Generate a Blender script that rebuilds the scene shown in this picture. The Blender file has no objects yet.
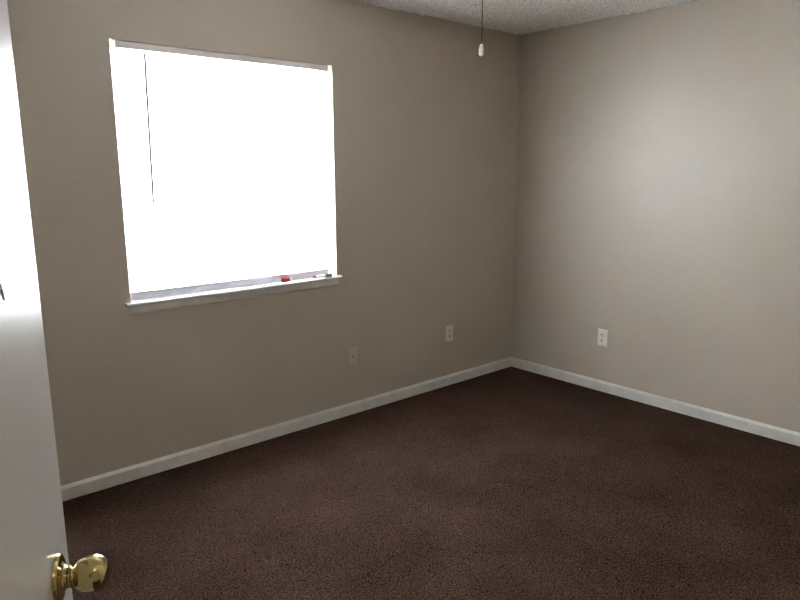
import bpy, bmesh, math
import numpy as np
from mathutils import Vector, Matrix

S = bpy.context.scene
C = S.collection

# ------------------------------------------------------------ camera
cam_data = bpy.data.cameras.new('camera')
cam = bpy.data.objects.new('camera', cam_data)
C.objects.link(cam)
S.camera = cam
cam_data.sensor_width = 36
cam_data.lens = 663.6 / 800 * 36
cam_data.clip_start = 0.02
Rv = Vector((0.75253367, -0.65854488, -0.00342155))
Uv = Vector((0.12985165, 0.14328677, 0.9811256))
Fv = Vector((0.64562498, 0.73877435, -0.19334126))
CAM = Vector((-3.9142, -3.1715, 1.5064))
cam.matrix_world = Matrix(((Rv.x, Uv.x, -Fv.x, CAM.x), (Rv.y, Uv.y, -Fv.y, CAM.y),
                           (Rv.z, Uv.z, -Fv.z, CAM.z), (0, 0, 0, 1)))

# ------------------------------------------------------------ sky, light, exposure
SKY = 58.0
W = bpy.data.worlds.new('sky')
S.world = W
W.use_nodes = True
wn = W.node_tree
bg = wn.nodes['Background']
tc = wn.nodes.new('ShaderNodeTexCoord')
sep = wn.nodes.new('ShaderNodeSeparateXYZ')
ramp = wn.nodes.new('ShaderNodeValToRGB')
ramp.color_ramp.elements[0].position = 0.0
ramp.color_ramp.elements[0].color = (1.0, 0.99, 0.97, 1)
ramp.color_ramp.elements[1].position = 0.8
ramp.color_ramp.elements[1].color = (0.80, 0.90, 1.0, 1)
wn.links.new(tc.outputs['Generated'], sep.inputs[0])
wn.links.new(sep.outputs['Z'], ramp.inputs[0])
wn.links.new(ramp.outputs[0], bg.inputs['Color'])
bg.inputs['Strength'].default_value = SKY

# window opening (measured)
WX0, WX1, WZ0, WZ1 = -2.841, -1.641, 0.872, 2.076

pl = bpy.data.lights.new('window_portal', 'AREA')          # sampling portal for the sky light
pl.shape = 'RECTANGLE'
pl.size = WX1 - WX0
pl.size_y = WZ1 - WZ0
pl.cycles.is_portal = True
po = bpy.data.objects.new('window_portal', pl)
po.location = ((WX0 + WX1) / 2, 0.17, (WZ0 + WZ1) / 2)
po.rotation_euler = (math.radians(-90), 0, 0)
C.objects.link(po)

S.view_settings.view_transform = 'Standard'
S.view_settings.look = 'None'
S.view_settings.gamma = 1
S.view_settings.use_curve_mapping = False
S.view_settings.exposure = 0.42
S.cycles.max_bounces = 10
S.cycles.diffuse_bounces = 8
S.cycles.glossy_bounces = 4
S.cycles.transparent_max_bounces = 8
S.cycles.caustics_reflective = False
S.cycles.caustics_refractive = False
S.cycles.sample_clamp_indirect = 0
S.cycles.use_denoising = True
S.cycles.pixel_filter_width = 1.1

HALL_FILL_POWER = 12.0


# ------------------------------------------------------------ materials
def mat(name, col, rough=0.5, metal=0.0, spec=0.5):
    m = bpy.data.materials.new(name)
    m.use_nodes = True
    b = m.node_tree.nodes['Principled BSDF']
    b.inputs['Base Color'].default_value = (*col, 1)
    b.inputs['Roughness'].default_value = rough
    b.inputs['Metallic'].default_value = metal
    b.inputs['Specular IOR Level'].default_value = spec
    return m, m.node_tree, b


def obj_coord(nt):
    n = nt.nodes.new('ShaderNodeTexCoord')
    return n.outputs['Object']


def noise(nt, vec, scale, detail=2.0, rough=0.5):
    n = nt.nodes.new('ShaderNodeTexNoise')
    n.inputs['Scale'].default_value = scale
    n.inputs['Detail'].default_value = detail
    n.inputs['Roughness'].default_value = rough
    nt.links.new(vec, n.inputs['Vector'])
    return n.outputs[0]


def mapr(nt, val, a, b, c, d):
    n = nt.nodes.new('ShaderNodeMapRange')
    for i, x in zip((1, 2, 3, 4), (a, b, c, d)):
        n.inputs[i].default_value = x
    nt.links.new(val, n.inputs[0])
    return n.outputs[0]


def mixcol(nt, fac, a, b):
    n = nt.nodes.new('ShaderNodeMix')
    n.data_type = 'RGBA'
    n.inputs['A'].default_value = (*a, 1)
    n.inputs['B'].default_value = (*b, 1)
    nt.links.new(fac, n.inputs['Factor'])
    return n.outputs['Result']


def bump(nt, b, h, strength, dist, chain=None):
    n = nt.nodes.new('ShaderNodeBump')
    n.inputs['Strength'].default_value = strength
    n.inputs['Distance'].default_value = dist
    nt.links.new(h, n.inputs['Height'])
    if chain is not None:
        nt.links.new(chain, n.inputs['Normal'])
    if b is not None:
        nt.links.new(n.outputs[0], b.inputs['Normal'])
    return n.outputs[0]


def wall_paint(name='greige_wall_paint', rough=0.42):
    m, nt, b = mat(name, (0.36, 0.315, 0.262), rough, 0, 0.75)
    v = obj_coord(nt)
    f = mapr(nt, noise(nt, v, 2.2, 3), 0.3, 0.7, 0, 1)
    nt.links.new(mixcol(nt, f, (0.490, 0.426, 0.354), (0.515, 0.448, 0.374)), b.inputs['Base Color'])
    nt.links.new(mapr(nt, noise(nt, v, 9, 3), 0.3, 0.7, rough - 0.03, rough + 0.05), b.inputs['Roughness'])
    c1 = bump(nt, None, noise(nt, v, 5, 2), 0.30, 0.004)
    c2 = bump(nt, None, noise(nt, v, 55, 4), 0.45, 0.0022, c1)
    # scattered paint nibs
    vo = nt.nodes.new('ShaderNodeTexVoronoi')
    vo.inputs['Scale'].default_value = 11
    nt.links.new(v, vo.inputs['Vector'])
    bump(nt, b, mapr(nt, vo.outputs['Distance'], 0.0, 0.045, 1, 0), 0.5, 0.002, c2)
    return m


def ceiling_mat():
    m, nt, b = mat('popcorn_ceiling_texture', (0.66, 0.63, 0.58), 0.95, 0, 0.1)
    v = obj_coord(nt)
    f = mapr(nt, noise(nt, v, 140, 2), 0.40, 0.56, 0, 1)
    nt.links.new(mixcol(nt, f, (0.58, 0.555, 0.53), (0.98, 0.96, 0.94)), b.inputs['Base Color'])
    bump(nt, b, noise(nt, v, 110, 3), 0.6, 0.004)
    return m


def carpet_mat():
    m, nt, b = mat('brown_cut_pile_carpet', (0.07, 0.045, 0.035), 1.0, 0, 0.0)
    v = obj_coord(nt)
    fine = mapr(nt, noise(nt, v, 150, 3, 0.75), 0.38, 0.62, 0, 1)
    big = mapr(nt, noise(nt, v, 2.6, 4, 0.6), 0.35, 0.68, 0.0, 1)
    ca = mixcol(nt, fine, (0.007, 0.0035, 0.0026), (0.102, 0.060, 0.045))
    cb = mixcol(nt, fine, (0.016, 0.0085, 0.0065), (0.142, 0.087, 0.066))
    mx = nt.nodes.new('ShaderNodeMix')
    mx.data_type = 'RGBA'
    nt.links.new(big, mx.inputs['Factor'])
    nt.links.new(ca, mx.inputs['A'])
    nt.links.new(cb, mx.inputs['B'])
    nt.links.new(mx.outputs['Result'], b.inputs['Base Color'])
    b.inputs['Sheen Weight'].default_value = 0.0
    b.inputs['Sheen Roughness'].default_value = 0.5
    bump(nt, b, noise(nt, v, 170, 3, 0.7), 0.9, 0.008)
    return m


def trim_paint(name, col, rough=0.3):
    m, nt, b = mat(name, col, rough, 0, 0.5)
    v = obj_coord(nt)
    f = mapr(nt, noise(nt, v, 14, 4), 0.4, 0.75, 0, 1)
    d = tuple(c * 0.86 for c in col)
    nt.links.new(mixcol(nt, f, col, d), b.inputs['Base Color'])
    bump(nt, b, noise(nt, v, 40, 2), 0.12, 0.001)
    return m


M_WALL = wall_paint()
M_CEIL = ceiling_mat()
M_CARPET = carpet_mat()
M_TRIM = trim_paint('white_gloss_trim_paint', (0.70, 0.685, 0.65), 0.30)
M_VINYL = trim_paint('white_window_vinyl', (0.80, 0.80, 0.82), 0.35)

M_DOOR, nt, b = mat('white_gloss_door_paint', (0.58, 0.54, 0.505), 0.22, 0, 0.32)
v = obj_coord(nt)
sc = nt.nodes.new('ShaderNodeMapping')
sc.inputs['Scale'].default_value = (1, 1, 0.35)
nt.links.new(v, sc.inputs['Vector'])
c1 = bump(nt, None, noise(nt, sc.outputs[0], 7, 1), 0.05, 0.001)
bump(nt, b, noise(nt, v, 60, 1), 0.03, 0.0005, c1)
nt.links.new(mapr(nt, noise(nt, v, 6, 1), 0.3, 0.7, 0.31, 0.37), b.inputs['Roughness'])

M_BRASS, nt, b = mat('polished_brass', (0.62, 0.50, 0.20), 0.14, 1)
v = obj_coord(nt)
f = mapr(nt, noise(nt, v, 120, 3), 0.60, 0.72, 0, 1)
nt.links.new(mixcol(nt, f, (0.66, 0.55, 0.25), (0.22, 0.15, 0.05)), b.inputs['Base Color'])
nt.links.new(mapr(nt, noise(nt, v, 60, 3), 0.3, 0.7, 0.10, 0.22), b.inputs['Roughness'])

M_PLATE = mat('ivory_outlet_plastic', (0.82, 0.78, 0.70), 0.3)[0]
M_RECEPT = mat('ivory_receptacle_plastic', (0.76, 0.72, 0.64), 0.35)[0]
M_DARK = mat('dark_slot', (0.015, 0.012, 0.010), 0.6)[0]
M_SCREW = mat('painted_screw', (0.50, 0.46, 0.40), 0.35, 0.3)[0]
M_RAIL = mat('off_white_headrail', (0.82, 0.77, 0.75), 0.4)[0]
M_WAND = mat('grey_plastic_wand', (0.13, 0.13, 0.145), 0.3)[0]
M_RED = mat('red_plastic', (0.42, 0.02, 0.02), 0.35)[0]
M_METAL = mat('dull_grey_metal', (0.42, 0.45, 0.45), 0.4, 0.7)[0]
M_WHITEP = mat('white_plastic', (0.78, 0.76, 0.74), 0.4)[0]
M_CHAIN = mat('bronze_chain', (0.10, 0.085, 0.06), 0.4, 0.8)[0]
M_FOB = mat('ivory_wooden_fob', (0.93, 0.87, 0.68), 0.35)[0]
M_FAN = mat('white_fan_enamel', (0.75, 0.73, 0.70), 0.35)[0]
M_GROUND = mat('pale_concrete', (0.80, 0.77, 0.72), 0.9)[0]
M_HALLFLOOR = M_CARPET

M_GLASS = bpy.data.materials.new('clear_window_glass')
M_GLASS.use_nodes = True
nt = M_GLASS.node_tree
for n in list(nt.nodes):
    nt.nodes.remove(n)
out = nt.nodes.new('ShaderNodeOutputMaterial')
tr = nt.nodes.new('ShaderNodeBsdfTransparent')
tr.inputs[0].default_value = (0.93, 0.95, 0.95, 1)
gl = nt.nodes.new('ShaderNodeBsdfGlossy')
gl.inputs['Roughness'].default_value = 0.02
fr = nt.nodes.new('ShaderNodeFresnel')
fr.inputs[0].default_value = 1.3
mx = nt.nodes.new('ShaderNodeMixShader')
nt.links.new(fr.outputs[0], mx.inputs[0])
nt.links.new(tr.outputs[0], mx.inputs[1])
nt.links.new(gl.outputs[0], mx.inputs[2])
nt.links.new(mx.outputs[0], out.inputs[0])


# ------------------------------------------------------------ mesh helpers
def link(name, bm, m, parent=None, smooth=False, angle=40):
    me = bpy.data.meshes.new(name)
    bmesh.ops.recalc_face_normals(bm, faces=bm.faces)
    bm.to_mesh(me)
    bm.free()
    me.materials.append(m)
    if smooth:
        for p in me.polygons:
            p.use_smooth = True
        me.set_sharp_from_angle(angle=math.radians(angle))
    o = bpy.data.objects.new(name, me)
    C.objects.link(o)
    if parent is not None:
        o.parent = parent
    return o


def box(bm, x0, x1, y0, y1, z0, z1, bev=0.0, seg=2, mtx=None):
    vs = [bm.verts.new((x, y, z)) for x in (x0, x1) for y in (y0, y1) for z in (z0, z1)]
    fs = [(0, 1, 3, 2), (4, 6, 7, 5), (0, 4, 5, 1), (2, 3, 7, 6), (0, 2, 6, 4), (1, 5, 7, 3)]
    faces = [bm.faces.new([vs[i] for i in f]) for f in fs]
    if bev > 0:
        edges = list({e for f in faces for e in f.edges})
        r = bmesh.ops.bevel(bm, geom=edges, offset=bev, segments=seg, profile=0.5, affect='EDGES')
        vs = list({v for f in r['faces'] for v in f.verts} | {v for v in vs if v.is_valid})
    if mtx is not None:
        for v_ in vs:
            v_.co = mtx @ v_.co
    return vs


def lathe(bm, prof, seg=32, mtx=None):
    """prof: list of (axial, radius) about the local Z axis"""
    rings = []
    for z, r in prof:
        if r < 1e-6:
            rings.append([bm.verts.new((0, 0, z))])
        else:
            rings.append([bm.verts.new((r * math.cos(2 * math.pi * k / seg), r * math.sin(2 * math.pi * k / seg), z))
                          for k in range(seg)])
    for a, c in zip(rings, rings[1:]):
        for k in range(seg):
            k2 = (k + 1) % seg
            if len(a) == 1 and len(c) == 1:
                continue
            if len(a) == 1:
                bm.faces.new((a[0], c[k], c[k2]))
            elif len(c) == 1:
                bm.faces.new((a[k], c[0], a[k2]))
            else:
                bm.faces.new((a[k], c[k], c[k2], a[k2]))
    vs = [v_ for r in rings for v_ in r]
    if mtx is not None:
        for v_ in vs:
            v_.co = mtx @ v_.co
    return vs


def struct(o):
    o['kind'] = 'structure'
    return o


def empty(name, loc, label, cat, group=None, rot=None):
    o = bpy.data.objects.new(name, None)
    o.empty_display_size = 0.05
    o.location = loc
    if rot:
        o.rotation_euler = rot
    o['label'] = label
    o['category'] = cat
    if group:
        o['group'] = group
    C.objects.link(o)
    return o


# ------------------------------------------------------------ structure
H = 2.44
XL, XR, YB, YF = -4.25, 0.0, 0.0, -3.010      # room: left, right, window wall, doorway wall
TH = 0.12
WT = 0.16                                      # outer wall thickness
DX0, DX1, DZ = -4.115, -3.125, 2.05            # doorway


def wall_with_hole(name, x0, x1, y0, y1, z1, hx0, hx1, hz0, hz1):
    bm = bmesh.new()
    xs, zs = [x0, hx0, hx1, x1], [0, hz0, hz1, z1]
    if hz0 <= 0:
        zs = [0, hz1, z1]
    grid = {}
    for yi, y in enumerate((y0, y1)):
        for i, x in enumerate(xs):
            for j, z in enumerate(zs):
                grid[yi, i, j] = bm.verts.new((x, y, z))
    hole = (1, 1) if hz0 > 0 else (1, 0)
    nx, nz = len(xs) - 1, len(zs) - 1
    solid = {(i, j) for i in range(nx) for j in range(nz)} - {hole}
    for i, j in solid:
        for yi in (0, 1):
            q = [grid[yi, i, j], grid[yi, i + 1, j], grid[yi, i + 1, j + 1], grid[yi, i, j + 1]]
            bm.faces.new(q)
        for di, dj, a, b_ in ((-1, 0, (i, j), (i, j + 1)), (1, 0, (i + 1, j), (i + 1, j + 1)),
                              (0, -1, (i, j), (i + 1, j)), (0, 1, (i, j + 1), (i + 1, j + 1))):
            if (i + di, j + dj) not in solid:
                bm.faces.new((grid[0, *a], grid[0, *b_], grid[1, *b_], grid[1, *a]))
    return struct(link(name, bm, M_WALL))


WTOP = H + 0.03
wall_with_hole('wall_back', XL - TH, XR + TH, 0.0, WT, WTOP, WX0, WX1, WZ0, WZ1)
bm = bmesh.new(); box(bm, XR, XR + TH, YF - TH, YB, 0, WTOP); struct(link('wall_right', bm, M_WALL))
bm = bmesh.new(); box(bm, XL - TH, XL, YF - TH, YB, 0, WTOP); struct(link('wall_left', bm, M_WALL))
wall_with_hole('wall_front', XL, XR, YF - TH, YF, WTOP, DX0, DX1, 0, DZ)

rng = np.random.default_rng(7)


def bumpy_grid(name, x0, x1, y0, y1, z, step, amp, power, m, sign, smooth_passes=1):
    nx, ny = int((x1 - x0) / step) + 1, int((y1 - y0) / step) + 1
    X, Y = np.meshgrid(np.linspace(x0, x1, nx), np.linspace(y0, y1, ny), indexing='ij')
    h = rng.random((nx, ny)) ** power
    for _ in range(smooth_passes):
        p = np.pad(h, 1, mode='edge')
        h = 0.5 * h + 0.125 * (p[:-2, 1:-1] + p[2:, 1:-1] + p[1:-1, :-2] + p[1:-1, 2:])
    X = X + (rng.random((nx, ny)) - .5) * step * 0.5
    Y = Y + (rng.random((nx, ny)) - .5) * step * 0.5
    X[0, :] = x0; X[-1, :] = x1; Y[:, 0] = y0; Y[:, -1] = y1
    V = np.stack([X, Y, z + sign * amp * h], -1).reshape(-1, 3)
    i = np.arange(nx * ny).reshape(nx, ny)
    Fq = np.stack([i[:-1, :-1], i[1:, :-1], i[1:, 1:], i[:-1, 1:]], -1).reshape(-1, 4)
    if sign < 0:
        Fq = Fq[:, ::-1]
    me = bpy.data.meshes.new(name)
    me.vertices.add(len(V)); me.vertices.foreach_set('co', V.ravel())
    me.loops.add(Fq.size); me.loops.foreach_set('vertex_index', Fq.ravel().astype(np.int32))
    me.polygons.add(len(Fq)); me.polygons.foreach_set('loop_start', np.arange(0, Fq.size, 4, dtype=np.int32))
    me.polygons.foreach_set('use_smooth', np.ones(len(Fq), dtype=bool))
    me.update(calc_edges=True)
    me.validate()
    me.materials.append(m)
    o = bpy.data.objects.new(name, me)
    C.objects.link(o)
    return o


ce = bumpy_grid('ceiling', XL, XR, YF, YB, H, 0.009, 0.015, 2.6, M_CEIL, -1)
struct(ce)
bm = bmesh.new(); box(bm, XL - TH, XR + TH, YF - TH, YB + WT, H + 0.03, H + 0.15)
struct(link('ceiling_slab', bm, M_CEIL))
fl = bumpy_grid('floor', XL, XR, YF, YB, -0.004, 0.010, 0.006, 1.0, M_CARPET, 1)
struct(fl)
bm = bmesh.new(); box(bm, XL - TH, XR + TH, YF - TH, YB + WT, -0.15, -0.006)
struct(link('floor_slab', bm, M_CARPET))

# baseboards: profile swept along a wall
BH, BT = 0.077, 0.0145


def baseboard(name, p0, p1, inward, c0=0.0, c1=0.0):
    """p0->p1 along the wall foot; inward = unit vector into the room; c0/c1 = mitre signs"""
    prof = [(0, 0.005), (BT, 0.005), (BT, BH - 0.0135), (BT - 0.0110, BH - 0.001),
            (BT - 0.0118, BH), (0, BH)]
    p0, p1 = Vector(p0), Vector(p1)
    d = (p1 - p0).normalized()
    bm = bmesh.new()
    ends = []
    for p, s in ((p0, c0), (p1, -c1)):
        ends.append([bm.verts.new(p + inward * a + d * (s * a) + Vector((0, 0, z))) for a, z in prof])
    n = len(prof)
    for k in range(n):
        bm.faces.new((ends[0][k], ends[0][(k + 1) % n], ends[1][(k + 1) % n], ends[1][k]))
    bm.faces.new(ends[0]); bm.faces.new(ends[1][::-1])
    return struct(link(name, bm, M_TRIM, smooth=True, angle=20))


baseboard('baseboard_back', (XL, 0, 0), (XR, 0, 0), Vector((0, -1, 0)), 1, 1)
baseboard('baseboard_right', (0, 0, 0), (0, YF, 0), Vector((-1, 0, 0)), 1, 1)
baseboard('baseboard_left', (XL, 0, 0), (XL, YF, 0), Vector((1, 0, 0)), 1, 1)
baseboard('baseboard_front', (DX1 + 0.065, YF, 0), (XR, YF, 0), Vector((0, 1, 0)), 0, 1)

# door jamb and casing
bm = bmesh.new()
J = 0.018
box(bm, DX0, DX0 + J, YF - TH, YF, 0, DZ - J)
box(bm, DX1 - J, DX1, YF - TH, YF, 0, DZ - J)
box(bm, DX0, DX1, YF - TH, YF, DZ - J, DZ)
struct(link('trim_1', bm, M_TRIM))
bm = bmesh.new()
for y0, y1 in ((YF, YF + 0.012), (YF - TH - 0.012, YF - TH)):
    box(bm, DX0 - 0.055, DX0 + 0.006, y0, y1, 0, DZ - 0.006)
    box(bm, DX1 - 0.006, DX1 + 0.055, y0, y1, 0, DZ - 0.006)
    box(bm, DX0 - 0.055, DX1 + 0.055, y0, y1, DZ - 0.006, DZ + 0.055)
struct(link('trim_2', bm, M_TRIM))

# hallway behind the camera
HX0, HX1, HY = -5.2, -2.2, -4.25
bm = bmesh.new(); box(bm, HX0, HX1, HY - 0.1, HY, 0, H); struct(link('wall_hall_back', bm, M_WALL))
bm = bmesh.new(); box(bm, HX0 - 0.1, HX0, HY - 0.1, YF - TH, 0, H); struct(link('wall_hall_left', bm, M_WALL))
bm = bmesh.new(); box(bm, HX1, HX1 + 0.1, HY - 0.1, YF - TH, 0, H); struct(link('wall_hall_right', bm, M_WALL))
bm = bmesh.new(); box(bm, HX0, XL, YF - TH, YF, 0, H); struct(link('wall_hall_front', bm, M_WALL))
bm = bmesh.new(); box(bm, HX0 - 0.1, HX1 + 0.1, HY - 0.1, YF - TH, H, H + 0.1); struct(link('ceiling_hall', bm, M_CEIL))
bm = bmesh.new(); box(bm, HX0 - 0.1, HX1 + 0.1, HY - 0.1, YF - TH, -0.1, 0.0); struct(link('floor_hall', bm, M_HALLFLOOR))

# ground outside the window
bm = bmesh.new(); box(bm, -30, 26, WT + 0.01, 40, -0.4, -0.2); struct(link('ground', bm, M_GROUND))

# ------------------------------------------------------------ window
win = bpy.data.objects.new('window_1', None)
win.location = ((WX0 + WX1) / 2, 0.1, WZ0)
struct(win)
C.objects.link(win)
win_inv = Matrix.Translation(-Vector(win.location))


def wpart(name, bm, m, **k):
    bm.transform(win_inv)
    return link(name, bm, m, win, **k)


FY0, FY1 = 0.098, 0.150
FZ = 0.918
bm = bmesh.new()
w = 0.022
# bottom track with a stepped, slightly sloping top
prof = [(FY0, WZ0), (FY0, FZ - 0.004), (FY0 + 0.004, FZ), (FY0 + 0.016, FZ), (FY0 + 0.018, FZ - 0.012),
        (FY0 + 0.030, FZ - 0.012), (FY0 + 0.032, FZ + 0.012), (FY1, FZ + 0.016), (FY1, WZ0)]
e0 = [bm.verts.new((WX0, y, z)) for y, z in prof]
e1 = [bm.verts.new((WX1, y, z)) for y, z in prof]
for k in range(len(prof)):
    k2 = (k + 1) % len(prof)
    bm.faces.new((e0[k], e0[k2], e1[k2], e1[k]))
bm.faces.new(e0); bm.faces.new(e1[::-1])
box(bm, WX0, WX0 + 0.014, FY0, FY1, FZ - 0.002, WZ1)
box(bm, WX1 - 0.014, WX1, FY0, FY1, FZ - 0.002, WZ1)
box(bm, WX0 + 0.014, WX1 - 0.014, FY0, FY1, WZ1 - w, WZ1)
wpart('window_frame', bm, M_VINYL)
bm = bmesh.new()
box(bm, WX0 + 0.014, WX1 - 0.014, 0.138, 0.142, FZ + 0.010, WZ1 - w)
wpart('glass_pane', bm, M_GLASS)
# sill board (stool) with nose, and apron below
ZS = 0.890
bm = bmesh.new()
box(bm, WX0 + 0.0005, WX1 - 0.0005, -0.004, FY0, WZ0 - 0.0, ZS)
prof = [(0.0, WZ0), (0.0, ZS), (-0.026, ZS), (-0.030, ZS - 0.003), (-0.032, ZS - 0.009), (-0.030, ZS - 0.015), (-0.026, WZ0)]
XA, XB = WX0 - 0.030, WX1 + 0.022
e0 = [bm.verts.new((XA, y, z)) for y, z in prof]
e1 = [bm.verts.new((XB, y, z)) for y, z in prof]
for k in range(len(prof)):
    k2 = (k + 1) % len(prof)
    bm.faces.new((e0[k], e0[k2], e1[k2], e1[k]))
bm.faces.new(e0); bm.faces.new(e1[::-1])
wpart('window_sill', bm, M_TRIM)
bm = bmesh.new()
prof = [(0.0, WZ0), (-0.016, WZ0), (-0.016, WZ0 - 0.030), (-0.011, WZ0 - 0.038), (0.0, WZ0 - 0.040)]
e0 = [bm.verts.new((XA + 0.014, y, z)) for y, z in prof]
e1 = [bm.verts.new((XB - 0.014, y, z)) for y, z in prof]
for k in range(len(prof)):
    k2 = (k + 1) % len(prof)
    bm.faces.new((e0[k], e0[k2], e1[k2], e1[k]))
bm.faces.new(e0); bm.faces.new(e1[::-1])
wpart('apron', bm, M_TRIM)

# blind headrail with its wand
bl = empty('window_blind', (-2.241, 0.018, 2.0755),
           'closed white slatted blind with a thin hanging wand, filling the bright window', 'window blind')
inv = Matrix.Translation(-Vector(bl.location))
bm = bmesh.new()
HRZ0, HRZ1 = 2.0425, 2.0725
prof = [(0.002, HRZ0 + 0.002), (0.002, HRZ1 - 0.002), (0.004, HRZ1), (0.058, HRZ1), (0.060, HRZ1 - 0.002),
        (0.060, HRZ0), (0.004, HRZ0)]
e0 = [bm.verts.new((-2.816, y, z)) for y, z in prof]
e1 = [bm.verts.new((-1.667, y, z)) for y, z in prof]
for k in range(len(prof)):
    k2 = (k + 1) % len(prof)
    bm.faces.new((e0[k], e0[k2], e1[k2], e1[k]))
bm.faces.new(e0); bm.faces.new(e1[::-1])
bm.transform(inv)
link('headrail', bm, M_RAIL, bl)
for x in (-2.800, -1.683):
    bm = bmesh.new()
    box(bm, x - 0.011, x + 0.011, 0.0005, 0.0615, HRZ0 - 0.0015, HRZ1 + 0.0012, 0.001, 1)
    bm.transform(inv)
    link('mounting_bracket', bm, M_RAIL, bl)
bm = bmesh.new()
a, c = Vector((-2.690, -0.004, 2.030)), Vector((-2.7005, -0.004, 1.353))
q = (a - c).to_track_quat('Z', 'Y').to_matrix().to_4x4()
L = (a - c).length
lathe(bm, [(0, 0), (0, 0.0060), (0.03, 0.0066), (0.034, 0.0062), (L - 0.01, 0.0062), (L, 0.0050), (L, 0)], 8,
      Matrix.Translation(c) @ q)
wand = None
bm.transform(inv)
wand = link('wand', bm, M_WAND, bl, smooth=True)
bm = bmesh.new()
lathe(bm, [(0, 0), (0, 0.0013), (0.024, 0.0013), (0.024, 0)], 6, Matrix.Translation((-2.690, 0.0, 2.026)))
box(bm, -2.6915, -2.6885, -0.001, 0.006, 2.047, 2.050)
bm.transform(inv)
link('wand_hook', bm, M_WHITEP, bl)

# closed slats, just inside the headrail's ends, down to the bottom rail
m_slat = bpy.data.materials.new('white_translucent_slat')
m_slat.use_nodes = True
nt = m_slat.node_tree
for n in list(nt.nodes):
    nt.nodes.remove(n)
out = nt.nodes.new('ShaderNodeOutputMaterial')
df = nt.nodes.new('ShaderNodeBsdfDiffuse'); df.inputs[0].default_value = (0.875, 0.87, 0.885, 1)
tl = nt.nodes.new('ShaderNodeBsdfTranslucent'); tl.inputs[0].default_value = (0.875, 0.87, 0.885, 1)
mx = nt.nodes.new('ShaderNodeMixShader'); mx.inputs[0].default_value = 0.72
nt.links.new(df.outputs[0], mx.inputs[1]); nt.links.new(tl.outputs[0], mx.inputs[2])
nt.links.new(mx.outputs[0], out.inputs[0])
SX0, SX1, SY, SZ0 = -2.830, -1.682, 0.036, 0.891
TILT = math.radians(180 - 66)
bm = bmesh.new()
z = SZ0 + 0.044
while z < HRZ0 - 0.006:
    cols = []
    for k in range(5):
        u = (k / 4 - 0.5) * 0.025
        cr = 0.0016 * (1 - (u / 0.0125) ** 2)
        y = SY + u * math.cos(TILT) - cr * math.sin(TILT)
        zz = z + u * math.sin(TILT) + cr * math.cos(TILT)
        cols.append((bm.verts.new((SX0, y, zz)), bm.verts.new((SX1, y, zz))))
    for a_, b_ in zip(cols, cols[1:]):
        bm.faces.new((a_[0], a_[1], b_[1], b_[0]))
    z += 0.0205
bm.transform(inv)
sl = link('slats', bm, m_slat, bl, smooth=True, angle=80)
bm = bmesh.new()
box(bm, SX0, SX1, SY - 0.010, SY + 0.012, SZ0 + 0.001, SZ0 + 0.036, 0.003, 2)
bm.transform(inv)
M_BRAIL = mat('lavender_white_rail', (0.60, 0.60, 0.66), 0.4)[0]
brail = link('bottom_rail', bm, M_BRAIL, bl)
bm = bmesh.new()
box(bm, SX0 + 0.001, SX1 - 0.001, SY - 0.0108, SY - 0.004, SZ0 + 0.0355, SZ0 + 0.0395)
bm.transform(inv)
link('rail_shadow_line', bm, mat('grey_shadow_line', (0.20, 0.20, 0.23), 0.5)[0], brail)  # dark grey strip painting the shadow line along the rail's upper lip
for x in (SX0 + 0.12, (SX0 + SX1) / 2, SX1 - 0.12):
    bm = bmesh.new()
    for yy in (SY - 0.0125, SY + 0.0125):
        box(bm, x - 0.0006, x + 0.0006, yy - 0.0004, yy + 0.0004, SZ0 + 0.034, HRZ0 + 0.002)
    bm.transform(inv)
    link('ladder_cord', bm, M_WHITEP, bl)
bm = bmesh.new()
lathe(bm, [(0.925, 0), (0.925, 0.0045), (0.945, 0.0038), (0.965, 0.0018), (0.967, 0.0009), (2.05, 0.0009), (2.05, 0)], 10,
      Matrix.Translation((SX1 + 0.003, 0.020, 0)))
bm.transform(inv)
link('lift_cord', bm, M_WHITEP, bl, smooth=True)

# ------------------------------------------------------------ things on the sill
lt = empty('plastic_block', (-1.977, 0.012, ZS), 'small red plastic block lying on the white window sill', 'plastic block',
           rot=(0, 0, math.radians(4)))
bm = bmesh.new(); box(bm, -0.028, 0.022, -0.007, 0.007, 0.0, 0.021, 0.004, 3); link('body', bm, M_RED, lt, smooth=True)
bm = bmesh.new(); box(bm, 0.0222, 0.033, -0.006, 0.006, 0.001, 0.018, 0.002, 2); link('cap', bm, M_WHITEP, lt, smooth=True)

pn = empty('marker', (-1.750, 0.010, ZS), 'small white marker with a red tip lying near the right end of the window sill',
           'marker', rot=(0, 0, math.radians(-6)))
RX = Matrix.Rotation(math.radians(90), 4, 'Y')
bm = bmesh.new()
lathe(bm, [(-0.030, 0), (-0.030, 0.0055), (-0.012, 0.006), (-0.010, 0.0075), (0.030, 0.0075), (0.032, 0)], 16,
      Matrix.Translation((0, 0, 0.0077)) @ RX)
link('barrel', bm, M_WHITEP, pn, smooth=True)
bm = bmesh.new()
lathe(bm, [(-0.048, 0), (-0.047, 0.005), (-0.032, 0.0075), (-0.0302, 0.0075), (-0.0302, 0)], 16,
      Matrix.Translation((0, 0, 0.0077)) @ RX)
link('tip', bm, M_RED, pn, smooth=True)

br = empty('metal_bracket', (-1.712, -0.012, ZS), 'small grey metal bracket at the right end of the window sill', 'bracket')
bm = bmesh.new()
box(bm, -0.024, 0.024, -0.010, 0.010, 0, 0.0015)
box(bm, -0.024, 0.024, -0.010, -0.0085, 0, 0.020)
box(bm, 0.0225, 0.024, -0.010, 0.010, 0, 0.020)
bm.verts.ensure_lookup_table()
link('channel', bm, M_METAL, br)


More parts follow.
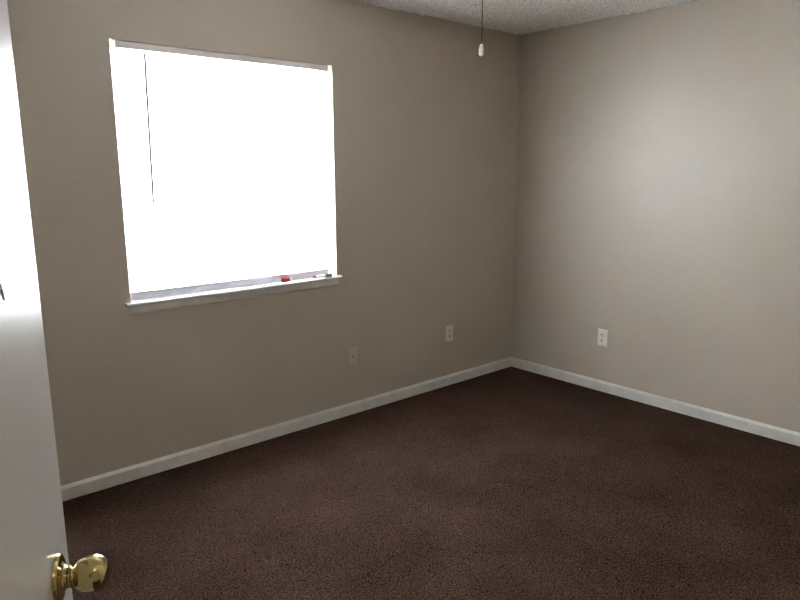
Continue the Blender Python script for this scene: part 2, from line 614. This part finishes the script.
# ------------------------------------------------------------ electric plates
def plate_base(parent, m):
    bm = bmesh.new()
    w, h, t = 0.035, 0.05715, 0.0070
    prof = [(0.0, 0.0), (0.0, 0.003), (0.0005, 0.0040), (0.0060, t)]
    rings = []
    for ins, y in prof:
        rings.append([bm.verts.new((sx * (w - ins), -y, sz * (h - ins))) for sx, sz in ((-1, -1), (1, -1), (1, 1), (-1, 1))])
    for a_, b_ in zip(rings, rings[1:]):
        for k in range(4):
            bm.faces.new((a_[k], a_[(k + 1) % 4], b_[(k + 1) % 4], b_[k]))
    bm.faces.new(rings[-1]); bm.faces.new(rings[0][::-1])
    return link('cover_plate', bm, m, parent)


def screw(parent, x, z, y, m):
    bm = bmesh.new()
    lathe(bm, [(0, 0), (0, 0.0032), (0.0008, 0.0028), (0.0011, 0)], 12,
          Matrix.Translation((x, -y, z)) @ Matrix.Rotation(math.radians(90), 4, 'X'))
    return link('screw', bm, m, parent, smooth=True)


def outlet(loc, rz, label):
    t = empty('wall_outlet', loc, label, 'outlet', 'duplex wall outlets', (0, 0, rz))
    plate_base(t, M_PLATE)
    for s in (1, -1):
        zc = s * 0.0195
        bm = bmesh.new()
        ring0, ring1 = [], []
        for k in range(24):
            a = 2 * math.pi * k / 24
            x, z = 0.0172 * math.cos(a), 0.0172 * math.sin(a)
            z = max(-0.0135, min(0.0135, z))
            ring0.append(bm.verts.new((x, -0.0050, zc + z)))
            ring1.append(bm.verts.new((x * 0.96, -0.0085, zc + z * 0.96)))
        for k in range(24):
            bm.faces.new((ring0[k], ring0[(k + 1) % 24], ring1[(k + 1) % 24], ring1[k]))
        bm.faces.new(ring1); bm.faces.new(ring0[::-1])
        r = link('receptacle', bm, M_RECEPT, t)
        bm = bmesh.new()
        box(bm, -0.0086, -0.0050, -0.0090, -0.0080, zc - 0.002, zc + 0.0075)
        box(bm, 0.0050, 0.0082, -0.0090, -0.0080, zc - 0.001, zc + 0.0075)
        lathe(bm, [(0, 0), (0, 0.0034), (0.0009, 0.0034), (0.0009, 0)], 12,
              Matrix.Translation((0, -0.0080, zc - 0.0075)) @ Matrix.Rotation(math.radians(90), 4, 'X'))
        link('slots', bm, M_DARK, r)
    screw(t, 0, 0, 0.0069, M_SCREW)
    return t


outlet((-0.6869, 0, 0.3786), 0, 'ivory duplex outlet on the window wall, nearest the corner')
outlet((0, -0.7831, 0.3800), math.radians(-90), 'ivory duplex outlet on the right-hand wall')

cx = empty('cable_plate', (-1.5375, 0, 0.3748), 'wall-coloured cable plate with one dark hole, below the window', 'wall plate')
M_TAN = mat('tan_plate_plastic', (0.60, 0.53, 0.44), 0.3)[0]
plate_base(cx, M_TAN)
bm = bmesh.new()
lathe(bm, [(0, 0), (0, 0.0052), (0.0012, 0.0050), (0.0012, 0)], 16,
      Matrix.Translation((0, -0.0066, 0)) @ Matrix.Rotation(math.radians(90), 4, 'X'))
link('cable_hole', bm, M_DARK, cx, smooth=True)
screw(cx, 0, 0.042, 0.0069, M_WALL)
screw(cx, 0, -0.042, 0.0069, M_WALL)

# ------------------------------------------------------------ door
PHI = math.radians(25.0)
E = Vector((-3.700, -2.185, 0))                 # free edge, on the visible face
dv = Vector((math.sin(PHI), math.cos(PHI), 0))  # hinge -> free edge
nv = Vector((math.cos(PHI), -math.sin(PHI), 0))  # face normal
DW = 0.910
Hn = E - dv * DW
# local frame: x = along the door, y = face normal, z = up
door = bpy.data.objects.new('door_1', None)
door.matrix_world = Matrix(((dv.x, nv.x, 0, Hn.x), (dv.y, nv.y, 0, Hn.y), (0, 0, 1, 0.014), (0, 0, 0, 1)))
struct(door)
C.objects.link(door)
bm = bmesh.new()
box(bm, 0.0, DW, -0.035, 0.0, 0.0, 2.012, 0.0022, 3)
link('door_slab', bm, M_DOOR, door, smooth=True, angle=30)
KX, KZ = DW - 0.076, 0.963 - 0.014
KM = Matrix.Translation((KX, 0, KZ)) @ Matrix.Rotation(math.radians(-90), 4, 'X')   # local Z -> +y
ball = []
R0, AX = 0.0272, 0.0475
shape = [(0.0145, 0.0135), (0.0155, 0.0150), (0.0178, 0.0150), (0.0188, 0.0128), (0.0196, 0.0118), (0.0210, 0.0130),
         (0.0235, 0.0172), (0.0275, 0.0215), (0.0335, 0.0252), (0.0420, 0.0270), (0.0475, 0.0276), (0.0530, 0.0266),
         (0.0585, 0.0238), (0.0625, 0.0200), (0.0652, 0.0156), (0.0667, 0.0105), (0.0675, 0.0050), (0.0676, 0.0)]
shape = [(0.0145 + (a_ - 0.0145) * 0.97, r_ * (0.90 if a_ > 0.020 else 1.0)) for a_, r_ in shape]
bm = bmesh.new()
lathe(bm, [(0.012, 0)] + [(0.012, 0.0135)] + shape, 48, KM)
knob = link('door_knob', bm, M_BRASS, door, smooth=True, angle=60)
bm = bmesh.new()
lathe(bm, [(0.0002, 0), (0.0002, 0.0325), (0.0030, 0.0325), (0.0052, 0.0310), (0.0062, 0.0290), (0.0068, 0.0240),
           (0.0085, 0.0185), (0.0125, 0.0150), (0.0140, 0.0150), (0.0140, 0)], 48, KM)
link('rosette', bm, M_BRASS, knob, smooth=True, angle=60)
# knob on the other face
KM2 = Matrix.Translation((KX, -0.035, KZ)) @ Matrix.Rotation(math.radians(90), 4, 'X')
bm = bmesh.new()
lathe(bm, [(0.012, 0)] + [(0.012, 0.0135)] + shape, 32, KM2)
knob2 = link('door_knob', bm, M_BRASS, door, smooth=True, angle=60)
bm = bmesh.new()
lathe(bm, [(0.0002, 0), (0.0002, 0.0325), (0.0030, 0.0325), (0.0062, 0.0290), (0.0090, 0.0190), (0.0140, 0.0150),
           (0.0140, 0)], 32, KM2)
link('rosette', bm, M_BRASS, knob2, smooth=True, angle=60)
bm = bmesh.new()
box(bm, DW - 0.001, DW + 0.0012, -0.030, -0.005, KZ - 0.028, KZ + 0.028)
box(bm, DW, DW + 0.010, -0.024, -0.011, KZ - 0.008, KZ + 0.008, 0.002, 2)
link('latch_plate', bm, M_BRASS, door)
for hz in (0.20, 1.0, 1.80):
    bm = bmesh.new()
    lathe(bm, [(0, 0), (0, 0.006), (0.09, 0.006), (0.09, 0)], 12, Matrix.Translation((-0.004, -0.041, hz)))
    link('hinge', bm, M_BRASS, door, smooth=True)
DOOR_CHIP = (DW - 0.167, 1.373 - 0.014)
bm = bmesh.new()
pts = [(-0.004, 0.012), (0.001, 0.010), (0.006, 0.000), (0.008, -0.010), (0.004, -0.008), (-0.001, 0.000)]
f0 = [bm.verts.new((DOOR_CHIP[0] + x, 0.0006, DOOR_CHIP[1] + z)) for x, z in pts]
f1 = [bm.verts.new((DOOR_CHIP[0] + x, -0.0004, DOOR_CHIP[1] + z)) for x, z in pts]
bm.faces.new(f0); bm.faces.new(f1[::-1])
for k in range(6):
    bm.faces.new((f0[k], f0[(k + 1) % 6], f1[(k + 1) % 6], f1[k]))
ch = link('paint_chip', bm, M_DARK, door)
ch['label'] = 'dark chip in the door paint'

# ------------------------------------------------------------ ceiling fan (just above the frame) and its pull chain
d = Fv + Rv * ((481.5 - 400) / 663.6) - Uv * ((50 - 300) / 663.6)
hh = math.hypot(d.x, d.y)
T = 2.42
PX, PY = CAM.x + d.x / hh * T, CAM.y + d.y / hh * T
PZ = CAM.z + d.z / hh * T
FX, FY_ = PX - 0.02, PY + 0.045
fan = empty('ceiling_fan', (FX, FY_, H - 0.008), 'white flush-mounted ceiling fan in the middle of the ceiling', 'ceiling fan')
bm = bmesh.new()
lathe(bm, [(0, 0), (0, 0.085), (-0.05, 0.085), (-0.055, 0.13), (-0.15, 0.14), (-0.185, 0.11), (-0.19, 0)], 40)
link('motor_housing', bm, M_FAN, fan, smooth=True)
bm = bmesh.new()
lathe(bm, [(-0.190, 0), (-0.191, 0.055), (-0.235, 0.052), (-0.245, 0.035), (-0.247, 0)], 32)
link('switch_cup', bm, M_FAN, fan, smooth=True)
for k in range(5):
    rot = Matrix.Rotation(math.radians(72 * k + 20), 4, 'Z') @ Matrix.Rotation(math.radians(9), 4, 'X')
    bm = bmesh.new()
    box(bm, 0.20, 0.52, -0.060, 0.060, -0.168, -0.163, 0.002, 2, rot)
    bld = link('blade', bm, M_FAN, fan, smooth=True)
    bm = bmesh.new()
    box(bm, 0.10, 0.24, -0.018, 0.018, -0.176, -0.1685, 0.002, 2, rot)
    link('blade_iron', bm, M_FAN, bld, smooth=True)

pc = empty('pull_chain', (PX, PY, PZ), 'thin dark pull chain with an ivory teardrop fob hanging from the ceiling fan',
           'pull chain')
bm = bmesh.new()
top = (H - 0.008 - 0.243) - PZ
z = 0.028
n = 0
while z < top:
    lathe(bm, [(-0.0019, 0), (-0.0012, 0.0016), (0.0, 0.0021), (0.0012, 0.0016), (0.0019, 0)], 6, Matrix.Translation((0, 0, z)))
    z += 0.0036
lathe(bm, [(0.012, 0), (0.012, 0.0008), (top, 0.0008), (top, 0)], 6)
link('chain', bm, M_CHAIN, pc, smooth=True)
bm = bmesh.new()
lathe(bm, [(-0.0205, 0), (-0.0195, 0.0045), (-0.016, 0.0078), (-0.009, 0.0090), (0.0, 0.0088), (0.009, 0.0074),
           (0.016, 0.0054), (0.0185, 0.0038), (0.0195, 0)], 20)
link('fob', bm, M_FOB, pc, smooth=True, angle=60)
bm = bmesh.new()
lathe(bm, [(0.019, 0), (0.0192, 0.0026), (0.025, 0.0022), (0.027, 0)], 10)
link('ferrule', bm, M_BRASS, pc, smooth=True)

# ------------------------------------------------------------ fill lamp added unseen in the hallway, brightens door and knob
hl = empty('hallway_fill_lamp', (-3.6, -3.75, H), 'unseen round fill lamp added in the hallway to brighten the door and knob', 'added fill lamp')
bm = bmesh.new()
lathe(bm, [(0, 0), (0, 0.13), (-0.02, 0.13), (-0.022, 0)], 32)
link('lamp_base', bm, M_FAN, hl, smooth=True)
m, nt, b = mat('fill_lamp_glow', (0.8, 0.78, 0.74), 0.4)
b.inputs['Emission Color'].default_value = (1.0, 0.86, 0.70, 1)
b.inputs['Emission Strength'].default_value = HALL_FILL_POWER
bm = bmesh.new()
lathe(bm, [(-0.022, 0.115), (-0.05, 0.11), (-0.085, 0.075), (-0.10, 0.0)], 32)
link('lamp_shade', bm, m, hl, smooth=True)
